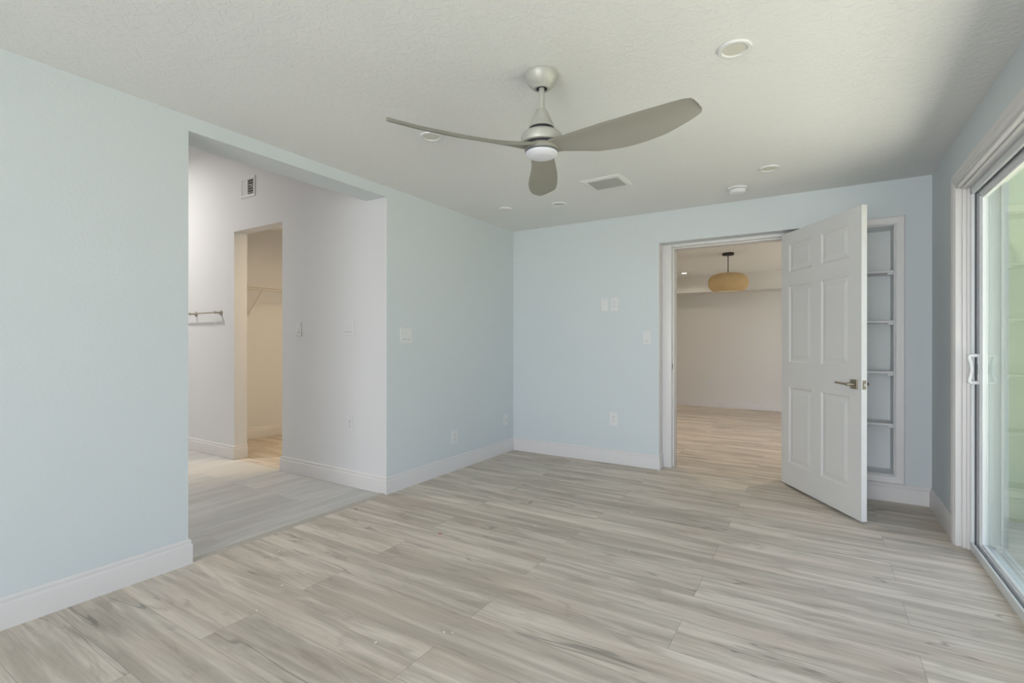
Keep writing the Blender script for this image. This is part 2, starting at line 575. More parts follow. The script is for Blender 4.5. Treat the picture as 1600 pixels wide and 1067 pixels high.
# ------------------------------------------------------------------ baseboards
BASE = [(0, 0), (0.016, 0), (0.016, 0.100), (0.0145, 0.107), (0.0105, 0.111), (0.0100, 0.117), (0.0115, 0.121),
        (0.0110, 0.126), (0.0070, 0.131), (0.0045, 0.1345), (0, 0.1345)]
def baseboards(names, pts, mat=None):
    P = [Vector(p) for p in pts]
    nrm = []
    for a, b in zip(P, P[1:]):
        d = (b - a).normalized()
        nrm.append(Vector((-d.y, d.x)))
    offs = [nrm[0]]
    for a, b in zip(nrm, nrm[1:]):
        s = a + b
        offs.append(s / (s.dot(a)))
    offs.append(nrm[-1])
    for k, nm in enumerate(names):
        bm = bmesh.new()
        rows = []
        for q in (k, k + 1):
            rows.append([bm.verts.new((P[q].x + offs[q].x * o, P[q].y + offs[q].y * o, z)) for o, z in BASE])
        n = len(BASE)
        for i in range(n):
            j = (i + 1) % n
            bm.faces.new((rows[0][i], rows[1][i], rows[1][j], rows[0][j]))
        bm.faces.new(rows[0]); bm.faces.new(rows[1][::-1])
        struct(nm[0], bm, mat or M['trim'], nm[1], 'baseboard', smooth=True)

baseboards([('baseboard_opening', 'short white baseboard return at the near edge of the wide opening'),
            ('baseboard_left', 'white baseboard along the near left wall')],
           [(XL2, YN), (XL, YN), (XL, YREAR)])
baseboards([('baseboard_doorway', 'short white baseboard return at the left side of the doorway'),
            ('baseboard_back', 'white baseboard under the outlets on the back wall'),
            ('baseboard_far_left', 'white baseboard on the left wall beside the back corner'),
            ('baseboard_hall', 'white baseboard on the hall wall under its outlet'),
            ('baseboard_closet_return', 'short white baseboard return at the right side of the closet opening')],
           [(OX0, 4.785), (OX0, YB), (XL, YB), (XL, YJ), (CX1, YJ), (CX1, YC)])
baseboards([('baseboard_closet_jamb', 'short white baseboard wrapping the left side of the closet opening'),
            ('baseboard_hall_left', 'white baseboard under the towel bar')],
           [(CX0, YC), (CX0, YJ), (-7.2, YJ)])
baseboards([('baseboard_right', 'short white baseboard between the corner and the sliding door'),
            ('baseboard_back_right', 'white baseboard under the shelf niche')],
           [(XR, 3.955), (XR, YB), (OX1, YB)])
baseboards([('baseboard_closet', 'white baseboard inside the warm lit closet')], [(-5.93, 4.70), (-5.93, YC)])
baseboards([('baseboard_far', 'white baseboard on the far wall seen through the doorway')], [(1.6, 9.70), (-4.2, 9.70)])

# ------------------------------------------------------------------ door frame in the doorway
JY = 4.790
bm = bmesh.new()
def jamb_face(x0, x1, z1):
    bbox(bm, x0, x1, JY, JY + 0.012, 0, z1, 0.003)
bbox(bm, OX0 + 0.004, -1.198, JY, YB2 + 0.01, 0, OZ - 0.001, 0.006)
bbox(bm, -0.252, OX1, JY, YB2 + 0.01, 0, OZ - 0.001, 0.006)
bbox(bm, -1.198, -0.252, JY, YB2 + 0.01, 2.098, OZ - 0.001, 0.004)
# stop moulding
bbox(bm, -1.198, -1.186, JY + 0.045, YB2, 0, 2.098, 0.002)
bbox(bm, -0.264, -0.252, JY + 0.045, YB2, 0, 2.098, 0.002)
bbox(bm, -1.186, -0.264, JY + 0.045, YB2, 2.086, 2.098, 0.002)
struct('trim_2', bm, M['trim'], 'white frame lining the doorway to the next room', 'door frame', smooth=True)
# drywall corner bead look: painted white returns of the doorway
bm = bmesh.new()
box(bm, OX0, OX0 + 0.004, YB + 0.001, JY + 0.02, 0, OZ)
struct('trim_3', bm, M['trim'], 'white return strip at the left side of the doorway', 'trim')
# strike plate on the jamb
t = thing('strike_plate', 'small brass strike plate on the left jamb of the doorway', 'strike plate', (-1.198, JY + 0.028, 0.965))
bm = bmesh.new(); bbox(bm, 0, 0.0025, -0.014, 0.014, -0.030, 0.030, 0.001, 1)
obj('plate', bm, M['lever'], t)
bm = bmesh.new(); box(bm, 0.0025, 0.003, -0.006, 0.006, -0.012, 0.012)
obj('latch_hole', bm, M['slot'], t)

# ------------------------------------------------------------------ the open six-panel door
F0 = Vector((-0.2755, 4.765)); F1 = Vector((0.231, 3.965))
DW = (F1 - F0).length
DH = 2.080
TH = 0.036
ang = math.atan2((F1 - F0).y, (F1 - F0).x)
door = tag(bpy.data.objects.new('door_1', None), 'white six-panel door standing open into the room in front of the shelf niche', 'door', kind='structure')
C.objects.link(door)
door.location = (F0.x, F0.y, 0.021)
door.rotation_euler = (0, 0, ang)
# local frame: x along the leaf from the hinge, +y away from the camera-side face... camera side is -y
bm = bmesh.new()
US = [0, 0.115 * DW, 0.435 * DW, 0.556 * DW, 0.876 * DW, DW]
ZS = [0, 0.185, 0.808, 1.012, 1.634, 1.752, 1.980, DH]
def leaf_face(y, sgn):
    for i in range(5):
        for j in range(7):
            u0, u1, z0, z1 = US[i], US[i + 1], ZS[j], ZS[j + 1]
            if i in (1, 3) and j in (1, 3, 5):
                rings = [(0, 0), (0.004, 0.0035), (0.012, 0.0085), (0.022, 0.0085), (0.030, 0.0070), (0.052, 0.0020), (0.054, 0.0018)]
                prev = None
                for ins, dep in rings:
                    r = [bm.verts.new((uu, y + sgn * dep, zz)) for uu, zz in
                         ((u0 + ins, z0 + ins), (u1 - ins, z0 + ins), (u1 - ins, z1 - ins), (u0 + ins, z1 - ins))]
                    if prev:
                        for k in range(4):
                            kk = (k + 1) % 4
                            bm.faces.new((prev[k], prev[kk], r[kk], r[k]))
                    prev = r
                bm.faces.new(prev)
            else:
                bm.faces.new([bm.verts.new((uu, y, zz)) for uu, zz in ((u0, z0), (u1, z0), (u1, z1), (u0, z1))])
leaf_face(0.0, 1)
leaf_face(TH, -1)
for (a0, a1) in (((0, 0), (0, DH)), ((0, DH), (DW, DH)), ((DW, DH), (DW, 0)), ((DW, 0), (0, 0))):
    bm.faces.new([bm.verts.new(p) for p in ((a0[0], 0, a0[1]), (a1[0], 0, a1[1]), (a1[0], TH, a1[1]), (a0[0], TH, a0[1]))])
bmesh.ops.remove_doubles(bm, verts=list(bm.verts), dist=0.0001)
obj('door_leaf', bm, M['door'], door)
# lever handles
LZ = 0.897
LU = 0.931 * DW
for side in (-1, 1):
    y0 = 0.0 if side < 0 else TH
    hnd = bpy.data.objects.new('door_handle', None); C.objects.link(hnd); hnd.parent = door
    hnd.location = (LU, y0, LZ)
    hnd['label'] = 'dark nickel lever handle with a square rose'
    bm = bmesh.new()
    lo, hi = sorted((0, side * 0.009))
    bbox(bm, -0.032, 0.032, lo, hi, -0.032, 0.032, 0.003)
    obj('rose', bm, M['lever'], hnd)
    bm = bmesh.new()
    lathe(bm, [(0.013, 0), (0.012, side * 0.016), (0.0105, side * 0.034), (0.011, side * 0.046), (0.009, side * 0.049)], 20, (0, side * 0.008, 0), 'y')
    tube(bm, [(0.006, side * 0.048, 0), (-0.02, side * 0.050, 0), (-0.06, side * 0.049, 0.001), (-0.125, side * 0.046, 0.003)], 0.0068, 12)
    obj('lever', bm, M['lever'], hnd, smooth=True)
bm = bmesh.new(); bbox(bm, DW, DW + 0.0022, 0.006, 0.030, LZ - 0.030, LZ + 0.030, 0.0008, 1)
lp = obj('latch_plate', bm, M['lever'], door)
bm = bmesh.new(); bbox(bm, DW + 0.001, DW + 0.011, 0.011, 0.025, LZ - 0.010, LZ + 0.010, 0.002, 1)
obj('latch_bolt', bm, M['fan_metal'], lp)
for hz in (0.20, 1.04, 1.88):
    bm = bmesh.new(); lathe(bm, [(0.006, -0.045), (0.006, 0.045)], 12, (-0.004, TH + 0.004, hz))
    obj('hinge', bm, M['lever'], door, smooth=True)

# ------------------------------------------------------------------ niche trim and shelves
FR = [(0, 0), (0, 0.010), (0.006, 0.014), (0.012, 0.011), (0.020, 0.0115), (0.046, 0.017), (0.054, 0.018), (0.060, 0.016), (0.0635, 0.010), (0.0635, 0)]
def back_map(u, v, p):
    return (u, YB - p, v)
bm = bmesh.new()
frame_loft(bm, [(NX0, NZ0), (NX0, NZ1), (NX1, NZ1), (NX1, NZ0)], [(-1, -1), (-1, 1), (1, 1), (1, -1)], FR, back_map, True)
struct('trim_4', bm, M['trim'], 'white moulded frame around the recessed shelf niche', 'frame')
bm = bmesh.new()
e = 0.003
box(bm, NX0, NX1, YB + ND - e, YB + ND, NZ0, NZ1)
box(bm, NX0, NX0 + e, YB, YB + ND, NZ0, NZ1)
box(bm, NX1 - e, NX1, YB, YB + ND, NZ0, NZ1)
box(bm, NX0, NX1, YB, YB + ND, NZ1 - e, NZ1)
box(bm, NX0, NX1, YB, YB + ND, NZ0, NZ0 + e)
struct('trim_5', bm, M['niche'], 'painted lining of the shelf niche', 'lining')
SHELVES = [(1.743, 'topmost white shelf in the wall niche behind the open door'),
           (1.363, 'second white shelf from the top in the wall niche'),
           (0.978, 'white niche shelf just above door handle height'),
           (0.583, 'lowest white shelf in the wall niche behind the open door')]
for z, lab in SHELVES:
    t = thing('niche_shelf', lab, 'shelf', (0.5 * (NX0 + NX1), YB, z), 0, 'shelves in the wall niche')
    hw = 0.5 * (NX1 - NX0) - e - 0.0015
    bm = bmesh.new(); bbox(bm, -hw, hw, 0.004, ND - 0.004, -0.018, 0, 0.0025)
    obj('board', bm, M['trim'], t)
    for sx in (-1, 1):
        bm = bmesh.new()
        bbox(bm, min(sx * hw, sx * (hw - 0.035)), max(sx * hw, sx * (hw - 0.035)), 0.012, 0.028, -0.033, -0.0175, 0.003)
        obj('peg', bm, M['plastic'], t)

# ------------------------------------------------------------------ sliding glass door
def right_map(u, v, p):
    return (XR - p, u, v)
CAS = [(0, 0), (0, 0.016), (0.006, 0.021), (0.014, 0.021), (0.019, 0.0185), (0.025, 0.0185), (0.030, 0.021), (0.044, 0.021),
       (0.049, 0.0185), (0.055, 0.0185), (0.060, 0.021), (0.076, 0.021), (0.083, 0.016), (0.085, 0.008), (0.085, 0)]
bm = bmesh.new()
frame_loft(bm, [(SY1, 0), (SY1, SZ), (SY0, SZ), (SY0, 0)], [(1, 0), (1, 1), (-1, 1), (-1, 0)], CAS, right_map, False)
struct('trim_6', bm, M['trim'], 'white fluted casing around the sliding glass door', 'casing')
bm = bmesh.new()
for (y0, y1) in ((SY1 - 0.004, SY1), (SY1 - 0.012, SY1 - 0.004)):
    pass
# stepped, beaded jamb boards
bbox(bm, XR - 0.018, XO, SY1 - 0.018, SY1, 0, SZ, 0.006)
bbox(bm, XR + 0.012, XO, SY1 - 0.032, SY1 - 0.014, 0, SZ, 0.005)
bbox(bm, XR + 0.030, XO, SY1 - 0.044, SY1 - 0.028, 0, SZ, 0.004)
bbox(bm, XR - 0.018, XO, SY0, SY0 + 0.018, 0, SZ, 0.006)
bbox(bm, XR - 0.018, XO, SY0, SY1 - 0.018, SZ - 0.018, SZ, 0.006)
bbox(bm, XR + 0.006, XO, SY0, SY1 - 0.018, SZ - 0.030, SZ - 0.014, 0.008)
struct('trim_7', bm, M['trim'], 'white jamb boards inside the sliding door opening', 'jamb', smooth=True)

DX = 0.737
DY1, DZ1 = SY1 - 0.044, SZ - 0.030
sl = tag(bpy.data.objects.new('door_2', None), 'sliding glass door in a white frame on the right wall', 'sliding door', kind='structure')
C.objects.link(sl)
sl.location = (DX, DY1, 0)
def SB(bm, x0, x1, y0, y1, z0, z1, r=0.002):
    bbox(bm, x0 - DX, x1 - DX, y0 - DY1, y1 - DY1, z0, z1, r, 1)
DY0 = SY0 + 0.018
bm = bmesh.new()
SB(bm, DX, DX + 0.045, DY1 - 0.006, DY1, 0.031, DZ1)
SB(bm, DX, DX + 0.016, DY1 - 0.020, DY1 - 0.004, 0.031, DZ1)
SB(bm, DX, 0.862, DY0, DY0 + 0.02, 0.031, DZ1)
SB(bm, DX, 0.862, DY0, DY1, DZ1 - 0.012, DZ1)
SB(bm, DX, DX + 0.016, DY0, DY1, DZ1 - 0.040, DZ1 - 0.010)
SB(bm, DX + 0.074, DX + 0.084, DY0, DY1, DZ1 - 0.040, DZ1 - 0.010)
obj('frame', bm, M['alum'], sl)
bm = bmesh.new()
SB(bm, DX + 0.044, XO + 0.004, DY1 - 0.007, DY1 - 0.001, 0.051, DZ1, 0.001)
SB(bm, DX + 0.074, DX + 0.096, DY1 - 0.022, DY1 - 0.006, 0.051, DZ1)
SB(bm, 0.862, XO + 0.004, DY1 - 0.028, DY1 - 0.006, 0.051, DZ1)
obj('outer_frame', bm, M['outer'], sl)
bm = bmesh.new()
SB(bm, DX, DX + 0.012, DY0, DY1, 0, 0.050)
SB(bm, DX + 0.008, XO, DY0 + 0.001, DY1 - 0.001, 0.001, 0.030)
for xr in (0.030, 0.068, 0.110):
    SB(bm, DX + xr, DX + xr + 0.006, DY0, DY1, 0.028, 0.040)
SB(bm, 0.868, XO, DY0, DY1, 0.0, 0.035)
obj('sill_track', bm, M['alum'], sl)
bm = bmesh.new()
SB(bm, DX + 0.016, DX + 0.026, DY1 - 0.010, DY1 - 0.004, 0.03, DZ1 - 0.01, 0.001)
SB(bm, DX + 0.016, DX + 0.020, DY0 + 0.02, DY1, DZ1 - 0.040, DZ1 - 0.012, 0.001)
SB(bm, DX + 0.016, DX + 0.026, DY0 + 0.02, DY1 - 0.01, 0.030, 0.032, 0.0005)
obj('weather_seal', bm, M['gasket'], sl)
def panel(x0, y0, y1, nm):
    p = bpy.data.objects.new(nm, None); C.objects.link(p); p.parent = sl
    p.location = (x0 - DX, y1 - DY1, 0)
    w = y1 - y0
    zb, zt = 0.041, DZ1 - 0.018
    t_ = 0.036
    fr = bmesh.new()
    bbox(fr, 0, t_, -0.052, 0, zb, zt, 0.003, 1)
    bbox(fr, 0, t_, -w, -w + 0.052, zb, zt, 0.003, 1)
    bbox(fr, 0, t_, -w + 0.05, -0.05, zb, zb + 0.017, 0.003, 1)
    bbox(fr, 0, t_, -w + 0.05, -0.05, zt - 0.050, zt, 0.003, 1)
    obj('panel_frame', fr, M['alum'], p)
    bd = bmesh.new()
    for (a0, a1, c0, c1) in ((-0.064, -0.050, zb + 0.015, zt - 0.046), (-w + 0.050, -w + 0.064, zb + 0.015, zt - 0.046)):
        bbox(bd, 0.007, t_ - 0.007, a0, a1, c0, c1, 0.002, 1)
    bbox(bd, 0.007, t_ - 0.007, -w + 0.064, -0.064, zb + 0.015, zb + 0.025, 0.002, 1)
    bbox(bd, 0.007, t_ - 0.007, -w + 0.064, -0.064, zt - 0.062, zt - 0.048, 0.002, 1)
    obj('glazing_bead', bd, M['plastic'], p)
    g = bmesh.new()
    box(g, t_ * 0.5 - 0.003, t_ * 0.5 + 0.003, -w + 0.060, -0.060, zb + 0.020, zt - 0.056)
    obj('glass', g, M['glass'], p)
    return p
pa = panel(DX + 0.028, 2.25, DY1 - 0.012, 'sliding_panel')
pb = panel(DX + 0.085, DY0 + 0.02, 2.32, 'fixed_panel')
# pull handle on the far stile: escutcheon plate, bowed grip, thumb latch
hz0, hz1 = 0.960, 1.133
h = bpy.data.objects.new('pull_handle', None); C.objects.link(h); h.parent = pa
h.location = (0, -0.030, 0)
bm = bmesh.new(); bbox(bm, -0.006, 0.0, -0.016, 0.016, hz0, hz1, 0.003)
obj('plate', bm, M['plastic'], h)
bm = bmesh.new()
zc = 0.5 * (hz0 + hz1)
pts = [(-0.004, 0, hz1 - 0.010), (-0.030, 0, hz1 - 0.008), (-0.040, 0, hz1 - 0.014)]
for k in range(9):
    s_ = k / 8
    zz = hz1 - 0.022 + (hz0 - hz1 + 0.044) * s_
    pts.append((-0.042 + 0.012 * math.sin(PI * s_), 0, zz))
pts += [(-0.040, 0, hz0 + 0.014), (-0.030, 0, hz0 + 0.008), (-0.004, 0, hz0 + 0.010)]
tube(bm, pts, 0.0102, 12)
obj('grip', bm, M['plastic'], h, smooth=True)
bm = bmesh.new(); bbox(bm, -0.012, -0.005, -0.006, 0.006, zc - 0.028, zc + 0.028, 0.002)
obj('thumb_latch', bm, M['gasket'], h)

# ------------------------------------------------------------------ ceiling fan
FX, FY = -1.078, 1.985
fan = thing('ceiling_fan', 'silver three-blade ceiling fan hanging in the middle of the ceiling', 'ceiling fan', (FX, FY, H))
bm = bmesh.new()
lathe(bm, [(0.076, 0), (0.0775, -0.004), (0.0765, -0.014), (0.071, -0.030), (0.061, -0.046), (0.049, -0.058), (0.039, -0.065), (0.036, -0.069), (0.026, -0.069), (0.026, -0.062)], 64)
obj('canopy', bm, M['fan_metal'], fan, smooth=True)
bm = bmesh.new(); lathe(bm, [(0.0255, -0.0635), (0.0255, -0.0655)], 40)
obj('canopy_gap', bm, M['dark'], fan)
bm = bmesh.new(); lathe(bm, [(0.0125, -0.058), (0.0125, -0.180)], 32)
obj('downrod', bm, M['fan_metal'], fan, smooth=True)
bm = bmesh.new()
lathe(bm, [(0.010, -0.160), (0.020, -0.161), (0.0245, -0.166), (0.034, -0.188), (0.045, -0.212), (0.056, -0.237), (0.0595, -0.245), (0.0575, -0.248), (0.050, -0.2485)], 64)
obj('motor_cone', bm, M['fan_metal'], fan, smooth=True)
bm = bmesh.new(); lathe(bm, [(0.055, -0.247), (0.055, -0.266)], 48)
obj('cone_gap', bm, M['dark'], fan)
bm = bmesh.new()
lathe(bm, [(0.044, -0.263), (0.062, -0.264), (0.074, -0.2675), (0.086, -0.2745), (0.091, -0.280), (0.0915, -0.283), (0.0935, -0.2845), (0.0945, -0.290), (0.0945, -0.312), (0.092, -0.319), (0.086, -0.321), (0.070, -0.3215)], 72)
obj('motor_housing', bm, M['fan_metal'], fan, smooth=True)
bm = bmesh.new(); lathe(bm, [(0.080, -0.320), (0.080, -0.330)], 56)
obj('housing_gap', bm, M['dark'], fan)
bm = bmesh.new()
lathe(bm, [(0.050, -0.3275), (0.074, -0.328), (0.076, -0.331), (0.076, -0.350), (0.073, -0.354), (0.060, -0.355)], 56)
obj('hub', bm, M['blade'], fan, smooth=True)
bm = bmesh.new(); lathe(bm, [(0.0745, -0.352), (0.0745, -0.3595)], 56)
obj('light_gap', bm, M['gasket'], fan)
bm = bmesh.new()
lathe(bm, [(0.0725, -0.357), (0.0735, -0.3605), (0.072, -0.367), (0.062, -0.375), (0.040, -0.381), (0.015, -0.3835), (0.001, -0.384)], 56)
obj('light_lens', bm, M['lens'], fan, smooth=True)

def interp(tab, r):
    for (a, va), (b, vb) in zip(tab, tab[1:]):
        if r <= b:
            s_ = (r - a) / (b - a)
            s_ = s_ * s_ * (3 - 2 * s_) if False else s_
            return va + (vb - va) * s_
    return tab[-1][1]
# blade outline: near (upper) edge, far (lower) edge, twist and height along the radius
E_UP = [(0.03, -0.050), (0.08, -0.056), (0.13, -0.060), (0.22, -0.072), (0.33, -0.083), (0.42, -0.088), (0.51, -0.090), (0.59, -0.088), (0.65, -0.083), (0.676, -0.076), (0.684, -0.066), (0.693, -0.042), (0.698, -0.018), (0.700, -0.002)]
E_DN = [(0.03, 0.056), (0.08, 0.054), (0.12, 0.050), (0.17, 0.054), (0.267, 0.071), (0.363, 0.079), (0.46, 0.075), (0.553, 0.061), (0.64, 0.034), (0.67, 0.022), (0.690, 0.012), (0.697, 0.006), (0.700, 0.000)]
TW = [(0.03, 6), (0.08, 10), (0.14, 18), (0.24, 23), (0.40, 22), (0.70, 21)]
ZO = [(0.03, -0.339), (0.08, -0.341), (0.14, -0.349), (0.25, -0.358), (0.40, -0.361), (0.55, -0.358), (0.70, -0.347)]
def smooth_tab(tab, r):
    # average a few samples so that the outline has no kinks
    return sum(interp(tab, max(tab[0][0], min(tab[-1][0], r + d))) for d in (-0.02, -0.01, 0, 0.01, 0.02)) / 5
def blade_mesh():
    bm = bmesh.new()
    rs = [0.03 + 0.61 * i / 36 for i in range(37)] + [0.65, 0.66, 0.668, 0.676, 0.680, 0.684, 0.689, 0.693, 0.6965, 0.6985, 0.6998]
    rows = []
    nc = 14
    for r in rs:
        f_ = smooth_tab if r < 0.64 else interp
        a, b = f_(E_UP, r), f_(E_DN, r)
        tw = math.radians(smooth_tab(TW, r)); z = smooth_tab(ZO, r)
        th = 0.0135 - 0.008 * min(1, max(0, (r - 0.08) / 0.55)) + 0.010 * max(0, (0.20 - r) / 0.17) ** 2
        row = []
        for side in (1, -1):
            for k in range(nc + 1):
                s_ = k / nc if side > 0 else 1 - k / nc
                if side < 0 and k in (0, nc):
                    continue
                v = a + (b - a) * s_
                prof = math.sqrt(max(0, 1 - (2 * s_ - 1) ** 4))
                camber = 0.010 * (1 - (2 * s_ - 1) ** 2)
                w_ = side * th * 0.5 * prof + camber
                row.append(bm.verts.new((r, v * math.cos(tw) + w_ * math.sin(tw), z - v * math.sin(tw) + w_ * math.cos(tw))))
        rows.append(row)
    n = len(rows[0])
    for p, q in zip(rows, rows[1:]):
        for i in range(n):
            j = (i + 1) % n
            bm.faces.new((p[i], p[j], q[j], q[i]))
    bm.faces.new(rows[0]); bm.faces.new(rows[-1][::-1])
    return bm
b0 = obj('blade', blade_mesh(), M['blade'], fan, smooth=True)
b0.rotation_euler = (0, 0, math.radians(-2))
for d in (118, 238):
    c = b0.copy(); C.objects.link(c); c.parent = fan
    c.rotation_euler = (0, 0, math.radians(d))

# ------------------------------------------------------------------ recessed lights (unlit) in the room
def recessed(lab, loc, lens_mat, group, R=0.066):
    t = thing('recessed_light', lab, 'recessed light', loc, 0, group)
    bm = bmesh.new()
    lathe(bm, [(R * 0.72, 0), (R, 0), (R, -0.004), (R * 0.96, -0.0085), (R * 0.80, -0.010), (R * 0.74, -0.008), (R * 0.71, -0.002)], 56, cap=False)
    obj('trim_ring', bm, M['register'], t, smooth=True)
    bm = bmesh.new(); lathe(bm, [(R * 0.74, 0.0), (R * 0.74, -0.004), (R * 0.5, -0.0045), (0.001, -0.0048)], 48)
    obj('lens', bm, lens_mat, t, smooth=True)
    return t
G = 'recessed lights in the room ceiling'
M['off_lens'] = plain('unlit cream lens', (0.66, 0.65, 0.58), 0.5)
r0 = recessed('unlit recessed ceiling light nearest the top edge, right of the fan', (-0.302, 2.233, H), M['off_lens'], G)
dup(r0, (-0.303, 3.90, H), 'unlit recessed ceiling light beside the smoke detector')
dup(r0, (-1.958, 2.237, H), 'unlit recessed ceiling light partly hidden behind the left fan blade')
dup(r0, (-1.964, 3.935, H), 'unlit recessed ceiling light below the tip of the fan blade pointing away')
t = thing('ceiling_cover_plate', 'small round white cover plate on the ceiling near the back left corner', 'cover plate', (-2.444, 3.811, H))
bm = bmesh.new(); lathe(bm, [(0.058, 0), (0.060, -0.006), (0.057, -0.014), (0.045, -0.019), (0.02, -0.021), (0.001, -0.021)], 48)
obj('cover', bm, M['trim'], t, smooth=True)
bm = bmesh.new(); lathe(bm, [(0.004, 0), (0.004, -0.0015)], 12, (0, 0, -0.0205))
obj('screw', bm, M['nickel'], t)
# smoke detector
t = thing('smoke_detector', 'round white smoke detector on the ceiling near the back wall', 'smoke detector', (-0.556, 4.270, H))
bm = bmesh.new(); lathe(bm, [(0.072, 0), (0.073, -0.006), (0.071, -0.012), (0.062, -0.014)], 56)
obj('base', bm, M['plastic'], t, smooth=True)
bm = bmesh.new(); lathe(bm, [(0.056, -0.012), (0.056, -0.018)], 48)
obj('vent_gap', bm, M['gasket'], t)
bm = bmesh.new(); lathe(bm, [(0.060, -0.0165), (0.062, -0.020), (0.060, -0.032), (0.052, -0.042), (0.044, -0.045), (0.001, -0.046)], 56)
obj('cover', bm, M['plastic'], t, smooth=True)

# ------------------------------------------------------------------ ceiling air vent
t = thing('ceiling_vent', 'white louvred air vent in the ceiling right of the fan', 'air vent', (-1.388, 3.600, H), math.radians(-1.0))
hw, hd = 0.160, 0.142
bm = bmesh.new()
frame_loft(bm, [(-hw + 0.040, -hd + 0.040), (-hw + 0.040, hd - 0.040), (hw - 0.040, hd - 0.040), (hw - 0.040, -hd + 0.040)],
           [(-1, -1), (-1, 1), (1, 1), (1, -1)],
           [(0, 0), (0, 0.006), (0.004, 0.013), (0.010, 0.013), (0.014, 0.008), (0.018, 0.008), (0.022, 0.013), (0.032, 0.010), (0.040, 0.003), (0.040, 0)],
           lambda u, v, p: (u, v, -p), True)
obj('frame', bm, M['register'], t)
bm = bmesh.new(); box(bm, -hw + 0.042, hw - 0.042, -hd + 0.042, hd - 0.042, -0.0012, -0.0004)
obj('duct_back', bm, M['gasket'], t)
for k in range(10):
    y = -hd + 0.050 + k * 0.0202
    bm = bmesh.new()
    tl = math.radians(38)
    dy, dz = 0.0115 * math.cos(tl), 0.011 * math.sin(tl)
    pr = [(y - dy, -0.0078 + dz * 0.6), (y + dy, -0.0078 - dz * 0.6), (y + dy, -0.0078 - dz * 0.6 - 0.0015), (y - dy, -0.0078 + dz * 0.6 - 0.0015)]
    a = [bm.verts.new((-hw + 0.041, p[0], p[1])) for p in pr]
    b_ = [bm.verts.new((hw - 0.041, p[0], p[1])) for p in pr]
    for i in range(4):
        j = (i + 1) % 4
        bm.faces.new((a[i], a[j], b_[j], b_[i]))
    bm.faces.new(a); bm.faces.new(b_[::-1])
    obj('louver', bm, M['louver'], t)

# ------------------------------------------------------------------ switches and outlets
# local frame: wall plane at y = 0, front faces -y
def plate_bm(w, hh):
    bm = bmesh.new()
    t_ = bmesh.new()
    box(t_, -w / 2, w / 2, -0.006, 0, -hh / 2, hh / 2)
    ed = [e for e in t_.edges if all(v.co.y < -0.005 for v in e.verts)]
    bmesh.ops.bevel(t_, geom=ed, offset=0.003, segments=2, profile=0.5, affect='EDGES')
    merge(bm, t_)
    return bm
def rocker(parent, x, tilt=1, kind='rocker'):
    bm = bmesh.new()
    bbox(bm, -0.0175, 0.0175, -0.0068, -0.004, -0.035, 0.035, 0.001, 1)
    fr = obj('rocker_frame', bm, M['plastic'], parent, (x, 0, 0))
    bm = bmesh.new()
    v = [(-0.015, 0.031), (0.015, 0.031)]
    pr = [(-0.0065, 0.0315), (-0.0075 - 0.002 * (tilt < 0), 0.031), (-0.0072, 0.0), (-0.0075 - 0.003 * (tilt > 0), -0.031), (-0.0065, -0.0315)]
    a = [bm.verts.new((-0.0145, y, z)) for y, z in pr]; b = [bm.verts.new((0.0145, y, z)) for y, z in pr]
    for i in range(len(pr)):
        j = (i + 1) % len(pr)
        bm.faces.new((a[i], a[j], b[j], b[i]))
    bm.faces.new(a); bm.faces.new(b[::-1])
    obj('rocker', bm, M['plastic'], fr)
    bm = bmesh.new(); box(bm, -0.0155, 0.0155, -0.0072, -0.0064, -0.0345, -0.0318)
    obj('gap', bm, M['gasket'], fr)
def receptacle(parent, z):
    bm = bmesh.new()
    lathe(bm, [(0.0165, -0.004), (0.0165, -0.0078), (0.015, -0.0084)], 24, (0, 0, 0), 'y')
    r = obj('receptacle', bm, M['plastic'], parent, (0, 0, z), smooth=True)
    for dx in (-0.006, 0.006):
        bm = bmesh.new(); box(bm, dx - 0.0011, dx + 0.0011, -0.0087, -0.0083, -0.001, 0.008)
        obj('slot', bm, M['slot'], r)
    bm = bmesh.new(); lathe(bm, [(0.0024, -0.0083), (0.0024, -0.0087)], 10, (0, 0, -0.0075), 'y')
    obj('ground_hole', bm, M['slot'], r)
RB, RL = 0.0, PI / 2
def switch(lab, loc, rot, n=1, w=None):
    t = thing('light_switch', lab, 'light switch', loc, rot)
    obj('cover_plate', plate_bm(w or (0.078 if n == 1 else 0.128), 0.124), M['plastic'], t)
    for k in range(n):
        rocker(t, (k - (n - 1) / 2) * 0.046, 1 if k % 2 == 0 else -1)
    return t
def outlet(lab, loc, rot, w=0.080, hh=0.124):
    t = thing('wall_outlet', lab, 'outlet', loc, rot)
    obj('cover_plate', plate_bm(w, hh), M['plastic'], t)
    receptacle(t, 0.0195); receptacle(t, -0.0195)
    bm = bmesh.new(); lathe(bm, [(0.003, -0.005), (0.003, -0.0068)], 10, (0, 0, 0), 'y')
    obj('screw', bm, M['nickel'], t)
    return t
switch('single white rocker switch beside the closet opening in the hall', (-4.006, YJ, 1.316), RB)
switch('double white rocker switch on the hall wall near its corner', (-3.334, YJ, 1.313), RB, 2)
outlet('white outlet low on the hall wall', (-3.319, YJ, 0.519), RB)
outlet('white outlet low on the left wall above its baseboard', (XL, 3.636, 0.311), RL)
tt = switch('wide white switch plate on the left wall with a rocker and a dimmer', (XL, 2.997, 1.252), RL, 2, 0.132)
t = thing('blank_cover_plate', 'blank white cover plate on the back wall left of the upper outlet', 'cover plate', (-1.823, YB, 1.566))
obj('plate', plate_bm(0.080, 0.128), M['plastic'], t)
for sz in (-0.042, 0.042):
    bm = bmesh.new(); lathe(bm, [(0.003, -0.005), (0.003, -0.0068)], 10, (0, 0, sz), 'y'); obj('screw', bm, M['plastic'], t)
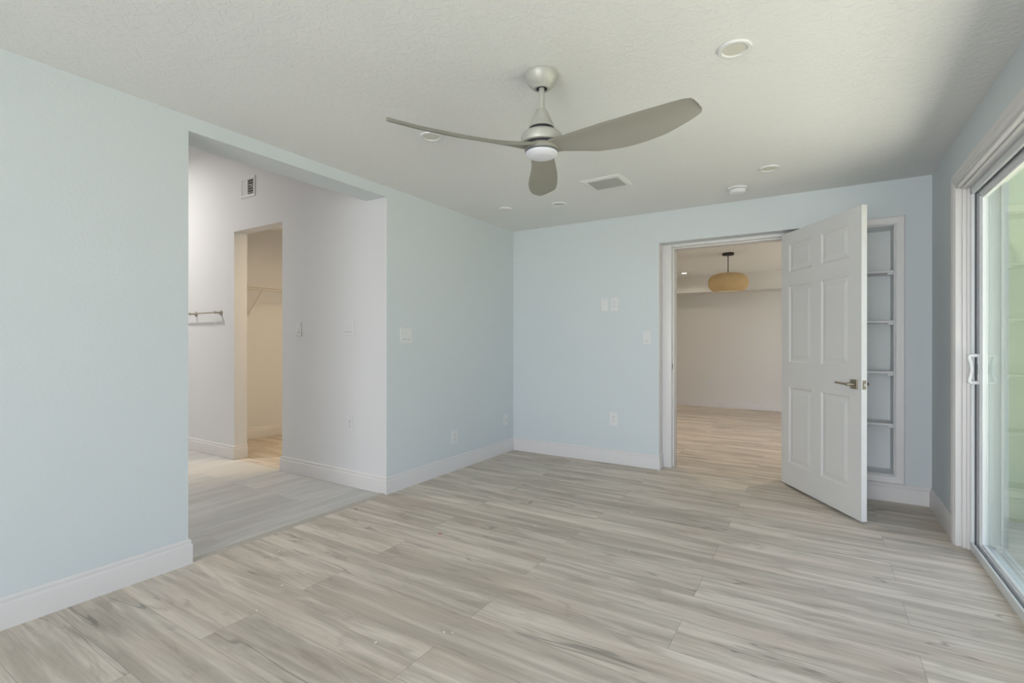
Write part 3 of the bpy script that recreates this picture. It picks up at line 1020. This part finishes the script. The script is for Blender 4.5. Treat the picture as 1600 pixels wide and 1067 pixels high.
outlet('white outlet high on the back wall beside the blank plate', (-1.719, YB, 1.567), RB, 0.084, 0.132)
outlet('white outlet low on the back wall', (-1.729, YB, 0.438), RB, 0.084, 0.132)
switch('single white rocker switch on the back wall left of the doorway', (-1.398, YB, 1.239), RB)
t = thing('cable_plate', 'white cable plate low on the left wall close to the back corner', 'cable plate', (XL, 4.521, 0.354), RL)
obj('plate', plate_bm(0.075, 0.118), M['plastic'], t)
bm = bmesh.new(); lathe(bm, [(0.006, -0.005), (0.006, -0.014), (0.004, -0.015)], 16, (0, 0, 0), 'y'); obj('connector', bm, M['nickel'], t, smooth=True)
outlet('white outlet low on the far wall seen through the doorway', (-1.745, 9.70, 0.432), RB, 0.085, 0.135)
t = thing('wall_plate', 'small white plate higher on the far wall seen through the doorway', 'wall plate', (-0.90, 9.70, 1.205))
obj('plate', plate_bm(0.080, 0.070), M['plastic'], t)
bm = bmesh.new(); lathe(bm, [(0.012, -0.005), (0.011, -0.009)], 16, (0, 0, 0), 'y'); obj('cap', bm, M['plastic'], t, smooth=True)

# ------------------------------------------------------------------ hall: wall register and towel bar
t = thing('wall_register', 'white air register high on the hall wall above the closet opening', 'air register', (-4.812, YJ, 2.728))
w2, h2 = 0.130, 0.100
bm = bmesh.new()
def reg_map(u, v, p):
    return (u, -p, v)
frame_loft(bm, [(-w2 + 0.030, -h2 + 0.026), (-w2 + 0.030, h2 - 0.026), (w2 - 0.030, h2 - 0.026), (w2 - 0.030, -h2 + 0.026)],
           [(-1, -1), (-1, 1), (1, 1), (1, -1)],
           [(0, 0), (0, 0.011), (0.008, 0.013), (0.022, 0.010), (0.026, 0.004), (0.026, 0)], reg_map, True)
box(bm, -0.016, 0.002, -0.012, 0, -h2 + 0.026, h2 - 0.026)
obj('frame', bm, M['register'], t)
bm = bmesh.new(); box(bm, 0.002, w2 - 0.030, -0.0022, -0.0012, -h2 + 0.026, h2 - 0.026)
obj('duct_back', bm, M['slot'], t)
for k in range(8):
    x = -w2 + 0.034 + k * 0.0105
    bm = bmesh.new(); box(bm, x, x + 0.0078, -0.0095, -0.0005, -h2 + 0.027, h2 - 0.027)
    obj('upright_louver', bm, M['register'], t)
for k in range(6):
    z = -h2 + 0.036 + k * 0.0255
    bm = bmesh.new()
    pr = [(-0.011, z), (-0.003, z + 0.007), (-0.003, z + 0.009), (-0.011, z + 0.008)]
    a = [bm.verts.new((0.003, y, zz)) for y, zz in pr]; b = [bm.verts.new((w2 - 0.031, y, zz)) for y, zz in pr]
    for i in range(4):
        j = (i + 1) % 4
        bm.faces.new((a[i], a[j], b[j], b[i]))
    bm.faces.new(a); bm.faces.new(b[::-1])
    obj('louver', bm, M['louver'], t)
bm = bmesh.new(); tube(bm, [(w2 - 0.045, -0.010, 0.0), (w2 - 0.055, -0.022, 0.006), (w2 - 0.075, -0.026, 0.012)], 0.0035, 8)
obj('damper_lever', bm, M['register'], t, smooth=True)

t = thing('towel_bar', 'metal towel bar on the hall wall left of the closet opening', 'towel bar', (-5.60, YJ, 1.50))
for x in (0.285, -0.225):
    bm = bmesh.new()
    lathe(bm, [(0.027, 0), (0.027, -0.006), (0.020, -0.010), (0.0105, -0.014), (0.0095, -0.050), (0.014, -0.055), (0.015, -0.066), (0.010, -0.073)], 28, (x, 0, 0), 'y')
    obj('post', bm, M['bronze_nickel'], t, smooth=True)
bm = bmesh.new(); lathe(bm, [(0.0085, -0.52), (0.0085, 0.285)], 20, (0, -0.062, 0), 'x')
obj('bar', bm, M['bronze_nickel'], t, smooth=True)

# ------------------------------------------------------------------ closet wire shelf
t = thing('wire_shelf', 'white wire shelf along the warm lit closet wall', 'wire shelf', (-5.93, 2.93, 1.845))
bm = bmesh.new()
SD, SLN = 0.30, 1.75
for k in range(60):
    y = 0.01 + k * 0.0295
    tube(bm, [(0.004, y, 0), (SD, y, 0), (SD + 0.002, y, -0.030)], 0.0018, 6)
obj('wire_deck', bm, M['wire'], t, smooth=True)
for (x, z, nm) in ((0.006, -0.004, 'back_rod'), (SD * 0.5, -0.004, 'middle_rod'), (SD + 0.002, -0.003, 'front_rod'), (SD + 0.004, -0.031, 'lip_rod')):
    bm = bmesh.new(); tube(bm, [(x, 0.004, z), (x, SLN, z)], 0.0045, 8)
    obj(nm, bm, M['wire'], t, smooth=True)
for y in (0.50, 1.35):
    bm = bmesh.new()
    tube(bm, [(0.004, y, -0.335), (0.006, y, -0.300), (SD - 0.004, y, -0.030), (SD + 0.004, y, -0.022)], 0.0055, 8)
    bbox(bm, 0.0, 0.005, y - 0.010, y + 0.010, -0.345, -0.290, 0.001, 1)
    obj('bracket', bm, M['wire'], t, smooth=True)

# ------------------------------------------------------------------ room beyond: pendant lamp and lit recessed light
t = thing('pendant_lamp', 'woven drum-like pendant lamp on a black cord seen through the doorway', 'pendant lamp', (-1.035, 7.08, H2))
bm = bmesh.new(); lathe(bm, [(0.072, 0), (0.074, -0.006), (0.072, -0.026), (0.068, -0.030), (0.010, -0.031)], 40)
obj('canopy', bm, M['black'], t, smooth=True)
bm = bmesh.new(); lathe(bm, [(0.0055, -0.02), (0.0055, -0.30)], 12)
obj('cord', bm, M['black'], t, smooth=True)
bm = bmesh.new()
R = 0.248
prof = []
for k in range(25):
    a = PI / 2 - k * (PI * 0.93) / 24
    c_, s_ = math.cos(a), math.sin(a)
    rr = R * (abs(c_) ** 0.62) * (1 if c_ >= 0 else -1)
    zz = 0.130 * (abs(s_) ** 0.85) * (1 if s_ >= 0 else -1)
    prof.append((max(0.012, rr), zz - 0.395))
prof[0] = (0.03, prof[0][1])
prof = [p for p in prof if not (p[1] < -0.395 and p[0] < 0.165)]
inner = [(max(0.008, r - 0.006), z - (0.004 if z > -0.395 else -0.001)) for r, z in prof][::-1]
ring_o = prof
lathe(bm, ring_o + [(prof[-1][0] - 0.002, prof[-1][1] - 0.004)] + inner, 72, cap=False)
obj('shade', bm, M['woven'], t, smooth=True)
bm = bmesh.new()
rl = prof[-1][0] - 0.008
lathe(bm, [(rl, prof[-1][1] + 0.004), (rl * 0.98, prof[-1][1] - 0.001), (0.001, prof[-1][1] - 0.0015)], 48)
obj('diffuser', bm, M['cream'], t, smooth=True)

G2 = 'recessed lights in the room beyond'
q0 = recessed('small lit recessed ceiling light seen through the doorway left of the pendant', (-1.97, 8.72, H2), M['warm_lens'], G2, 0.060)
def spot(name, loc, power, col, size=0.09, spread=2.6, rot=(0, 0, 0)):
    d = bpy.data.lights.new(name, 'AREA'); d.shape = 'DISK'; d.size = size; d.energy = power; d.color = col; d.spread = spread
    o = bpy.data.objects.new(name, d); C.objects.link(o); o.location = loc; o.rotation_euler = rot
WARM = (1.0, 0.86, 0.70)
for (x, y, w_) in ((-1.97, 8.72, 2.5), (0.4, 8.72, 2.5), (-1.97, 6.2, 8.5), (0.4, 6.2, 8.5), (-3.4, 7.4, 8)):
    spot('downlight', (x, y, H2 - 0.02), w_, WARM)
# hall downlight and closet lamp
spot('hall_downlight', (-6.35, 1.55, 3.60), 43, (1.0, 0.96, 0.90), 0.3)
spot('closet_downlight', (-4.0, 3.75, 2.56), 24, (1.0, 0.76, 0.48), 0.7, 3.0)

# ------------------------------------------------------------------ flecks on the floor
flecks = [(-1.58, 2.815, .011), (-1.631, 2.361, .009), (-1.124, 3.40, .014), (-0.933, 2.776, .013), (-2.247, 1.47, .012), (-2.269, 1.607, .008),
          (-2.135, 1.273, .011), (-1.318, 1.588, .012), (-1.286, 1.603, .009), (-1.505, 1.389, .011), (-2.625, 1.697, .010), (-2.612, 1.716, .009)]
where = ['below the middle of the back wall', 'near the centre of the room', 'towards the doorway', 'in front of the open door', 'left of the front middle', 'just past the wide opening',
         'near the left front edge', 'in the front middle', 'beside another in the front middle', 'nearest the bottom edge', 'beside the threshold strip', 'second by the threshold strip']
def fleck(seed, s_):
    random.seed(seed)
    bm = bmesh.new()
    n = 7
    a = []
    for k in range(n):
        an = 2 * PI * k / n
        r = s_ * random.uniform(0.35, 0.75)
        a.append((r * math.cos(an) * 1.2, r * math.sin(an) * 0.6))
    lo = [bm.verts.new((x, y, 0.0001)) for x, y in a]
    hi = [bm.verts.new((x * .8, y * .8, 0.0014)) for x, y in a]
    for i in range(n):
        j = (i + 1) % n
        bm.faces.new((lo[i], lo[j], hi[j], hi[i]))
    bm.faces.new(hi); bm.faces.new(lo[::-1])
    return bm
for i, ((x, y, s_), w_) in enumerate(zip(flecks, where)):
    o = obj('paint_fleck', fleck(i, s_), M['chip'], loc=(x, y, 0), rot=(0, 0, i * 0.9))
    tag(o, 'tiny white paint fleck on the floor ' + w_, 'paint fleck', 'white paint flecks on the floor')
o = obj('paint_fleck', fleck(40, 0.022), M['red'], loc=(-2.016, 2.39, 0))
tag(o, 'tiny red fleck on the wood floor right of the wide opening', 'paint fleck')

# ------------------------------------------------------------------ rear window frame (behind the camera)
bm = bmesh.new()
for (x0, x1, z0, z1) in ((RX0, RX0 + .05, RZ0, RZ1), (RX1 - .05, RX1, RZ0, RZ1), (RX0, RX1, RZ0, RZ0 + .05), (RX0, RX1, RZ1 - .05, RZ1), (-1.225, -1.175, RZ0, RZ1)):
    box(bm, x0, x1, YREAR - 0.10, YREAR - 0.05, z0, z1)
struct('window_1', bm, M['alum'], 'white window frame in the wall behind the camera', 'window')

# ------------------------------------------------------------------ outside
bm = bmesh.new(); box(bm, XO, 4.6, -6, 16, -0.12, -0.02)
struct('ground_patio', bm, M['concrete'], 'pale concrete patio outside the sliding door', 'patio')
bm = bmesh.new(); box(bm, -25, 40, -40, 45, -0.40, -0.13)
struct('ground_lawn', bm, M['lawn'], 'green lawn outside beyond the patio', 'lawn')
bm = bmesh.new(); box(bm, XO, 1.75, YB - 0.02, YB + 0.099, -0.12, 2.6)
struct('wall_exterior', bm, M['stucco'], 'pale green stucco outer wall past the sliding door', 'wall')
bm = bmesh.new()
random.seed(3)
bmesh.ops.create_grid(bm, x_segments=260, y_segments=90, size=1)
from mathutils import noise as mn
for v in bm.verts:
    u, w_ = v.co.x, (v.co.y + 1) / 2
    hgt = 5.2
    if w_ < 0.7:
        p = Vector((-0.9, u * 15, w_ / 0.7 * hgt))
    else:
        p = Vector((-0.9 + (w_ - 0.7) / 0.3 * 1.8, u * 15, hgt))
    n_ = mn.noise_vector(p * 0.8) * 0.30 + mn.noise_vector(p * 3.0) * 0.22 + mn.noise_vector(p * 9.0) * 0.12
    v.co = p + n_
hd_ = obj('hedge', bm, M['leaf'], loc=(9, 13.5, -0.3), smooth=True, rot=(0, 0, PI / 2 + 0.15))  # added hedge, set close and tall to hide the sky
tag(hd_, 'green hedge added to block the bright sky beyond the sliding door', 'hedge')
